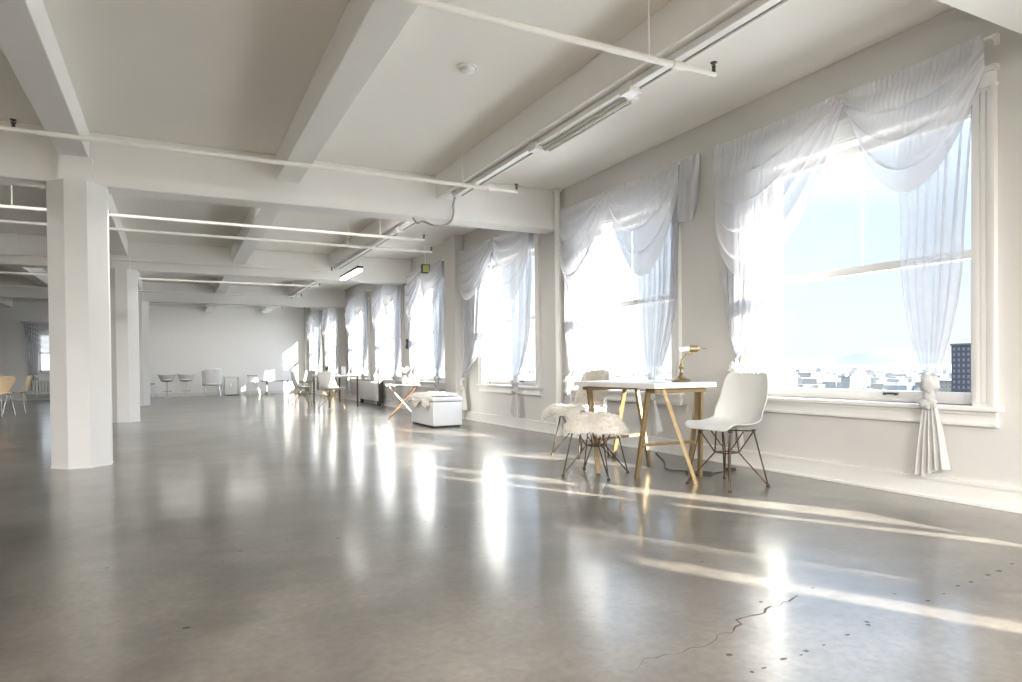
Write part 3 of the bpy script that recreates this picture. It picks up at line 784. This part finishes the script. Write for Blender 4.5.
bar_stool('white swivel stool on a chrome pedestal, one nearer the row of columns', (-.20, 23.75, 0), .15)
bar_stool('white swivel stool on a chrome pedestal, one beside the rounded armchair', (.36, 23.8, 0), -.1)
t = thing('tub_chair', 'white rounded armchair on thin legs against the far wall', 'armchair', (1.14, 23.8, 0), PI)
def tub(s, u):
    a = PI*(-.08+1.16*s); h = .40+.25*math.sin(PI*min(1,max(0,s)))**.6
    return Vector((.29*math.cos(a)*(1+.08*u), .25*math.sin(a)*(1+.12*u)-.02, .36+(h-.06)*u))
MB().grid(tub, 26, 8).build('backrest', M['pot'], t, smooth=True, solid=.02)
MB().lathe([(.06,.35),(.24,.36),(.27,.40),(.24,.43),(.06,.435)], n=26).build('seat', M['pot'], t, smooth='auto')
for x, y in ((-.2,-.18),(.2,-.18),(-.2,.18),(.2,.18)):
    MB().tube([(x, y, .37), (x*1.2, y*1.2, 0)], .011, 8).build('leg', M['chrome'], t)
t = thing('side_cabinet', 'low white cabinet with a grey end by the far wall', 'cabinet', (1.80, 24.2, 0))
MB().box((-.26,-.2,.03),(.14,.2,.62), bev=.006).build('body', M['tabletop'], t)
MB().box((.14,-.2,.03),(.17,.2,.62)).build('end_panel', M['grey'], t)
MB().box((-.28,-.22,.62),(.19,.22,.645), bev=.004).build('top', M['tabletop'], t)
MB().box((-.24,-.18,0),(.15,.18,.03)).build('plinth', M['dark'], t)
MB().box((-.07,-.215,.30),(-.05,-.2,.42)).build('handle', M['chrome'], t)
t = thing('low_bench', 'low pale bench against the far wall behind the columns', 'bench', (-1.05, 24.2, 0))
MB().box((-.5,-.2,.42),(.5,.2,.46), bev=.006).build('seat', M['grey'], t)
for x in (-.44,.44):
    MB().box((x-.02,-.18,0),(x+.02,.18,.42)).build('leg', M['tabletop'], t)
t = thing('step_ladder', 'small white step ladder standing open by the far wall', 'ladder', (2.40, 23.9, 0), .25)
for s in (-1, 1):
    MB().bar((s*.13, -.04, .66), (s*.17, -.24, 0), .03, .02).build('front_rail', M['tabletop'], t)
    MB().bar((s*.12, .0, .64), (s*.16, .26, 0), .025, .018).build('rear_rail', M['tabletop'], t)
for k, z in enumerate((.2, .4)): MB().box((-.15,-.21+k*.07,z),(.15,-.10+k*.07,z+.02)).build('tread', M['tabletop'], t)
MB().box((-.15,-.08,.65),(.15,.05,.68), bev=.005).build('cap', M['grey'], t)
def t_table(label, x):
    t = thing('training_table', label, 'table', (x, 23.6, 0), .12, 'dark T-leg tables at the far wall')
    MB().box((-.55,-.28,.46),(.55,.28,.49), bev=.004).build('table_top', M['blacktop'], t)
    for s in (-.35, .35):
        g = MB(); g.box((s-.025,-.025,.05),(s+.025,.025,.46)); g.prism([(s-.02,-.1),(s+.02,-.1),(s+.02,.1),(s-.02,.1)], .43, .46); lg = g.build('leg', M['blacktop'], t)
        f = MB(); f.tube(smooth_path([(s,-.26,.02),(s,-.1,.06),(s,.1,.06),(s,.26,.02)], 5), .018, 8); f.build('foot', M['blacktop'], lg)
t_table('dark-edged table on T legs by the far wall beside the step ladder', 3.18)
for k, (x, lab) in enumerate(((2.95, 'white leaning panel on the dark T-leg table, one nearer the step ladder'), (3.50, 'white leaning panel on the dark T-leg table, one nearer the windows'))):
    t = thing('display_board', lab, 'board', (x, 23.68, .49), .1)
    MB().box((-.2,-.012,.0),(.2,.012,.36), bev=.004).build('board', M['tabletop'], t)
    MB().bar((0,.01,.28),(0,.12,.005),.03,.01).build('strut', M['grey'], t)
shell_chair('shell_chair', 'white shell chair standing at the end of the dark T-leg table', 'chair', (3.95, 22.4, 0), .4, None, 'chrome', 'pot')

# plywood chairs in the left wing
def ply_chair(label, loc, rz):
    t = thing('plywood_chair', label, 'chair', loc, rz, 'plywood stacking chairs')
    pr = [(.20,.43),(.12,.45),(0,.445),(-.12,.44),(-.18,.47),(-.21,.54),(-.235,.64),(-.255,.74),(-.265,.80)]
    wd = [.17,.21,.22,.20,.13,.12,.18,.215,.16]
    def f(s, u):
        k = u*(len(pr)-1); i = min(int(k), len(pr)-2); q = k-i
        y = pr[i][0]*(1-q)+pr[i+1][0]*q; z = pr[i][1]*(1-q)+pr[i+1][1]*q; w = wd[i]*(1-q)+wd[i+1]*q
        e = abs(2*s-1)**2
        return Vector(((2*s-1)*w, y+.03*e*(u > .5), z+.008*e))
    MB().grid(f, 12, 24).build('seat_shell', M['ply'], t, smooth=True, solid=.012, sub=1)
    for sx, sy in ((-1,1),(1,1),(-1,-1),(1,-1)):
        MB().tube([(sx*.09, sy*.07, .435), (sx*.15, sy*.13, .425), (sx*.20, sy*.20, 0)], .010, 8).build('leg', M['chrome'], t, smooth='auto')
    return t
a = ply_chair('pale plywood chair with chrome legs, nearest the octagonal column', (-3.02, 17.3, 0), 1.5)
b = dup(a, (-3.12, 16.1, 0), 2.75, 'pale plywood chair with chrome legs, in the middle of the visible group')
c = dup(a, (-3.8, 15.75, 0), 2.9, 'pale plywood chair with chrome legs, cut by the frame edge')
t = thing('radiator', 'white ribbed radiator below the small far window', 'radiator', (-3.25, YF-.12, 0))
m = MB()
for k in range(16): m.box((-.62+k*.08, -.05, .12), (-.62+k*.08+.055, .05, .60), bev=.012)
m.build('fin', M['rad'], t)
MB().tube([(-.66,0,.15),(.68,0,.15)], .018, 8).build('bottom_pipe', M['rad'], t)
for x in (-.5,.5): MB().box((x-.03,-.04,0),(x+.03,.04,.13)).build('foot', M['rad'], t)
MB().box((-.9,-.25,.20),(.9,-.14,.235)).build('front_rail', M['tabletop'], t)
for x in (-.8,.8): MB().box((x-.02,-.24,0),(x+.02,-.15,.20)).build('rail_post', M['tabletop'], t)

# ------------------------------------------------------------------ city outside
GZ = -38
def facade(name, wall, win, sx=.28, sy=.30):
    m = bpy.data.materials.new(name); m.use_nodes = True; nt = m.node_tree; b = nt.nodes['Principled BSDF']
    tc = nt.nodes.new('ShaderNodeTexCoord'); br = nt.nodes.new('ShaderNodeTexBrick')
    mp = nt.nodes.new('ShaderNodeMapping'); cx = nt.nodes.new('ShaderNodeSeparateXYZ'); cb = nt.nodes.new('ShaderNodeCombineXYZ'); ad = nt.nodes.new('ShaderNodeMath')
    L = nt.links.new
    L(tc.outputs['Object'], cx.inputs[0]); L(cx.outputs[0], ad.inputs[0]); L(cx.outputs[1], ad.inputs[1]); L(ad.outputs[0], cb.inputs[0]); L(cx.outputs[2], cb.inputs[1])
    L(cb.outputs[0], br.inputs['Vector'])
    br.offset = 0; br.inputs['Scale'].default_value = sx; br.inputs['Color1'].default_value = (*win, 1); br.inputs['Color2'].default_value = (*win, 1); br.inputs['Mortar'].default_value = (*wall, 1)
    br.inputs['Mortar Size'].default_value = .22; br.inputs['Brick Width'].default_value = .8; br.inputs['Row Height'].default_value = .95
    L(br.outputs['Color'], b.inputs['Base Color']); b.inputs['Roughness'].default_value = .8
    return m
FAC = [facade('facade_cream', (.19,.18,.16), (.12,.12,.125)), facade('facade_pale', (.17,.18,.195), (.10,.115,.13)), facade('facade_tan', (.17,.135,.105), (.09,.09,.09)), facade('facade_red', (.16,.09,.075), (.08,.075,.08)), facade('facade_blue_grey', (.10,.125,.15), (.07,.09,.115))]
WHITE = facade('facade_white', (.24,.235,.225), (.10,.10,.10)); BRICK = facade('facade_dark_brick', (.062,.052,.062), (.14,.15,.17), .42)
ROOF = mat('roof_gravel', (.11,.112,.115), .9, var=.2)
BOUNCE_ROOF = mat('bounce_roof_white', (.84,.82,.78), .8, var=.05)  # pale so the unseen roof throws sun up through the windows
GRND = mat('city_ground', (.055,.065,.058), .95, var=.5, scale=.02)
RIDGE = mat('distant_hills', (.064,.074,.09), 1, var=.08, scale=.001)  # bluish tone of the hills stands in for haze
def building(c, w, d, h, f, rz, label, group=None, parts=True):
    t = thing('city_building', label, 'building', (c[0], c[1], GZ), rz, group)
    MB().box((-w/2,-d/2,.2),(w/2,d/2,h)).build('wall', f, t)
    m = MB(); m.box((-w/2-.3,-d/2-.3,h),(w/2+.3,d/2+.3,h+.8)); m.build('roof', ROOF, t)
    if parts:
        m = MB(); m.box((-w*.2,-d*.2,h+.8),(w*.05,d*.1,h+3.6)); m.build('penthouse', f, t)
    return t
def bearing(deg, dist): return (dist*math.sin(math.radians(deg)), dist*math.cos(math.radians(deg)))
building(bearing(47.6, 330), 26, 24, 34.2, WHITE, -.35, 'big white office block beyond the first window')
building(bearing(65.2, 350), 60, 26, 45.5, BRICK, -.06, 'dark brick tower just outside the first window')
rnd = random.Random(77)
for k in range(170):
    deg = rnd.uniform(8, 67); dist = rnd.uniform(620, 2300)
    if deg < 30 and rnd.random() < .4: deg = rnd.uniform(45, 64)
    x, y = bearing(deg, dist)
    building((x, y), rnd.uniform(12, 34), rnd.uniform(12, 26), rnd.choice([6, 8, 9, 10, 12, 14, 18, 23]), FAC[rnd.choice([0,0,1,1,2,3,4])], rnd.uniform(-.4, .4), 'low city building among rooftops beyond the windows', 'city buildings beyond the windows', False)
t = thing('added_bounce_building', 'added unseen low building whose pale roof bounces sunlight up into the windows', 'building', (42, 6, GZ))  # added out of view as a sunlit reflector for the ceiling
MB().box((-33,-75,0.2),(30,75,31), bev=.05).build('wall', FAC[0], t)
MB().box((-33.5,-75.5,31),(30.5,75.5,31.5)).build('roof', BOUNCE_ROOF, t)
MB().box((-33.5,-75.5,31.5),(-33.0,75.5,32.2)).build('parapet', FAC[0], t)
m = MB(); rnd = random.Random(12)
for k in range(4200):
    deg = rnd.uniform(4, 72); dist = 900 + 4600*rnd.random()**1.3
    x, y = bearing(deg, dist); w = rnd.uniform(8, 26); d = rnd.uniform(8, 22); h = rnd.choice([5, 6, 8, 9, 12, 16])
    m.mi = rnd.choice([0,0,1,2,3]); m.box((x-w/2, y-d/2, GZ), (x+w/2, y+d/2, GZ+h))
tag(m.build('distant_rooftops', [FAC[0], FAC[1], FAC[2], ROOF]), 'hazy carpet of distant city rooftops towards the horizon', 'rooftops', kind='stuff')
m = MB(); rnd = random.Random(31)
for k in range(1500):
    deg = rnd.uniform(4, 72); dist = 560 + 3400*rnd.random()**1.2
    x, y = bearing(deg, dist); m.blob((x, y, GZ+4), rnd.uniform(5, 11), k, .3, 1, (1, 1, .8))
tag(m.build('distant_trees', mat('tree_canopy', (.05,.07,.055), .95, var=.3, scale=.3)), 'dark tree canopies scattered between the city rooftops', 'trees', kind='stuff')
m = MB(); m.box((-9000, -9000, GZ-2), (12000, 12000, GZ))
tag(m.build('city_ground', GRND), 'flat city ground far below the windows', 'ground', kind='structure')
m = MB()
def ridge(s, t):
    deg = 0 + 75*s; h = 95 + 70*noise.noise(Vector((s*6, 1, 0))) + 95*math.exp(-((deg-57)/3.2)**2) + 25*noise.noise(Vector((s*25, 5, 0)))
    d = 8200 + 1200*t; x, y = bearing(deg, d)
    return (x, y, GZ + max(6, h)*(1-(2*t-1)**2))
m.grid(ridge, 150, 6)
tag(m.build('distant_hills', RIDGE, smooth=True), 'pale hills along the horizon with haze put into their colour', 'hills', kind='structure')

# thin haze lying over the city
hm = bpy.data.materials.new('city_haze'); hm.use_nodes = True; nt = hm.node_tree; nt.nodes.clear()
vs = nt.nodes.new('ShaderNodeVolumeScatter'); vs.inputs['Color'].default_value = (.86,.93,1,1); vs.inputs['Density'].default_value = .0001
ou = nt.nodes.new('ShaderNodeOutputMaterial'); nt.links.new(vs.outputs[0], ou.inputs['Volume'])
tag(MB().box((260, 150, GZ-1), (5200, 5200, -11)).build('city_haze', hm), 'thin bluish haze lying over the distant city', 'haze', kind='stuff')

# ------------------------------------------------------------------ light
SUN_D = Vector((-.435, .832, -.378)).normalized()
def lamp(name, kind, energy, col=(1,1,1)):
    l = bpy.data.lights.new(name, kind); l.energy = energy; l.color = col
    o = bpy.data.objects.new(name, l); COL.objects.link(o); return o
s = lamp('sun', 'SUN', 40, (1, .93, .82)); s.data.angle = .0093
s.rotation_euler = SUN_D.to_track_quat('-Z', 'Y').to_euler()
w = bpy.data.worlds.new('sky'); SC.world = w; w.use_nodes = True; nt = w.node_tree
bg = nt.nodes['Background']; L = nt.links.new
tc = nt.nodes.new('ShaderNodeTexCoord'); sx = nt.nodes.new('ShaderNodeSeparateXYZ'); L(tc.outputs['Generated'], sx.inputs[0])
rp = nt.nodes.new('ShaderNodeValToRGB'); e = rp.color_ramp.elements
SKY = [(0.0, (.55,.58,.60)), (.47, (.60,.63,.66)), (.5, (.82,.845,.87)), (.525, (.81,.85,.89)), (.58, (.70,.80,.91)), (.66, (.64,.77,.94)), (1.0, (.58,.73,.95))]
while len(e) < len(SKY): e.new(.5)
for k, (p, c) in enumerate(SKY): e[k].position = p; e[k].color = (*c, 1)
mr = nt.nodes.new('ShaderNodeMapRange'); mr.inputs[1].default_value = -1; mr.inputs[2].default_value = 1
L(sx.outputs[2], mr.inputs[0]); L(mr.outputs[0], rp.inputs[0]); L(rp.outputs[0], bg.inputs[0])
# brightness: rises with height and towards the sun and the hazy far side
dt = nt.nodes.new('ShaderNodeVectorMath'); dt.operation = 'DOT_PRODUCT'; dt.inputs[1].default_value = (-SUN_D.x, -SUN_D.y, -SUN_D.z); L(tc.outputs['Generated'], dt.inputs[0])
def curve(src, stops):
    r = nt.nodes.new('ShaderNodeFloatCurve'); c = r.mapping.curves[0]
    while len(c.points) < len(stops): c.points.new(.5, .5)
    for k, (a, b) in enumerate(stops): c.points[k].location = (a, b); c.points[k].handle_type = 'VECTOR'
    r.mapping.update(); L(src, r.inputs['Value']); return r
hi = curve(mr.outputs[0], [(0, .081), (.5, .081), (.60, .085), (.72, .24), (1, .40)])
hz = nt.nodes.new('ShaderNodeMapRange'); hz.inputs[1].default_value = .72; hz.inputs[2].default_value = 1.0; hz.inputs[3].default_value = 0; hz.inputs[4].default_value = .7
L(sx.outputs[1], hz.inputs[0])
so = nt.nodes.new('ShaderNodeMapRange'); so.inputs[1].default_value = .5; so.inputs[2].default_value = 1.0; so.inputs[3].default_value = 0; so.inputs[4].default_value = 5
L(dt.outputs['Value'], so.inputs[0])
def mth(op, a, b):
    n = nt.nodes.new('ShaderNodeMath'); n.operation = op
    for k, v in enumerate((a, b)):
        if isinstance(v, (int, float)): n.inputs[k].default_value = v
        else: L(v, n.inputs[k])
    return n.outputs[0]
st = mth('ADD', mth('MULTIPLY', hi.outputs[0], 10), mth('ADD', mth('MULTIPLY', hz.outputs[0], 1.2), so.outputs[0]))
L(st, bg.inputs[1])

# added strip lights out of view that brighten the room and its ceiling
def fill_strip(x, y, down, up, label):
    t = thing('strip_light', label, 'light', (x, y, 2.45), 0, 'added strip lights out of view')
    MB().box((-.03, -.62, .02), (.03, .62, .06), bev=.006).build('housing', M['track'], t)
    MB().tube([(-.05,-.58,.04),(-.05,.58,.04)], .012, 8).build('tube', M['trim'], t); MB().tube([(.05,-.58,.04),(.05,.58,.04)], .012, 8).build('tube', M['trim'], t)
    m = MB()
    for yy in (-.4, .4): m.tube([(0, yy, .06), (0, yy, ZB-2.45)], .008, 6)
    m.build('hanger', M['pipe'], t)
    for watts, z, rx in ((down, 2.44, 0), (up, 2.53, PI)):
        if watts:
            l = lamp('fill_strip_lamp', 'AREA', watts, (1, .972, .93)); l.data.shape = 'RECTANGLE'; l.data.size = .16; l.data.size_y = 1.2
            l.location = (x, y, z); l.rotation_euler = (rx, 0, 0)
for x in (-4.48, -.79, 2.88):
    for y in (-7.0, -3.2): fill_strip(x, y, 500 if x < 2 else 260, 880 if x < 2 else 650, 'added unseen strip light that brightens the room from behind the camera')
    if x < 2: fill_strip(x, -.9, 70, 640, 'added unseen strip light that brightens the room from behind the camera')
def fill_batten(x, y, watts, where='in the last bay before the far wall'):  # added out-of-sight fill for the deep bays and the far wall
    t = thing('added_batten', 'added unseen batten fill light ' + where, 'light', (x, y, ZC+.002), 0, 'added batten fill lights ' + where)
    MB().box((-.6, -.04, -.06), (.6, .04, 0), bev=.006).build('housing', M['track'], t)
    MB().tube([(-.57, 0, -.075), (.57, 0, -.075)], .012, 8).build('tube', M['trim'], t)
    l = lamp('fill_batten_lamp', 'AREA', watts, (1, .97, .93)); l.data.shape = 'RECTANGLE'; l.data.size = 1.15; l.data.size_y = .08; l.location = (x, y, ZC-.10)
for x in (-1.6, .2, 2.0): fill_batten(x, 22.3, 13)
for x in (-1.75, .15, 2.0):
    fill_batten(x, 7.95, 34, 'tucked behind the near cross beam'); fill_batten(x, 13.75, 26, 'tucked behind the second cross beam')

# daylight sampling portals in the window openings (no light of their own)
def portal(loc, rot, w, h):
    l = lamp('window_portal', 'AREA', 1); l.data.shape = 'RECTANGLE'; l.data.size = w; l.data.size_y = h
    l.data.cycles.is_portal = True; l.location = loc; l.rotation_euler = rot
for c, h in WIN: portal((XO+.02, c, (Z0+Z1)/2), (PI/2, 0, PI/2), 2*h, Z1-Z0)
for c in BWX: portal((c, YB-.32, 1.55), (PI/2, 0, 0), 2.1, 2.1)
for c in LWY: portal((XL-.32, c, 1.57), (PI/2, 0, -PI/2), 1.9, 1.95)

# ------------------------------------------------------------------ camera
cam = bpy.data.cameras.new('camera'); co = bpy.data.objects.new('camera', cam); COL.objects.link(co); SC.camera = co
yw, pt, rl = math.radians(26.419), math.radians(-.669), math.radians(-.598)
F = Vector((math.sin(yw)*math.cos(pt), math.cos(yw)*math.cos(pt), math.sin(pt))); R = Vector((math.cos(yw), -math.sin(yw), 0)); U = R.cross(F)
R2 = R*math.cos(rl)+U*math.sin(rl); U2 = U*math.cos(rl)-R*math.sin(rl)
co.matrix_world = Matrix(((R2.x, U2.x, -F.x, 0), (R2.y, U2.y, -F.y, 0), (R2.z, U2.z, -F.z, .89), (0,0,0,1)))
cam.sensor_width = 36; cam.lens = 659.319/1022*36
cam.shift_x = (511-501.115)/1022; cam.shift_y = (374.069-341)/1022
cam.clip_start = .05; cam.clip_end = 30000
SC.view_settings.view_transform = 'Standard'; SC.view_settings.look = 'None'; SC.view_settings.gamma = 1; SC.view_settings.use_curve_mapping = False
SC.view_settings.exposure = .68
SC.cycles.max_bounces = 12; SC.cycles.diffuse_bounces = 6; SC.cycles.transparent_max_bounces = 24; SC.cycles.glossy_bounces = 4
SC.cycles.use_denoising = True; SC.cycles.sample_clamp_indirect = 3.5
SC.cycles.caustics_reflective = False; SC.cycles.caustics_refractive = False
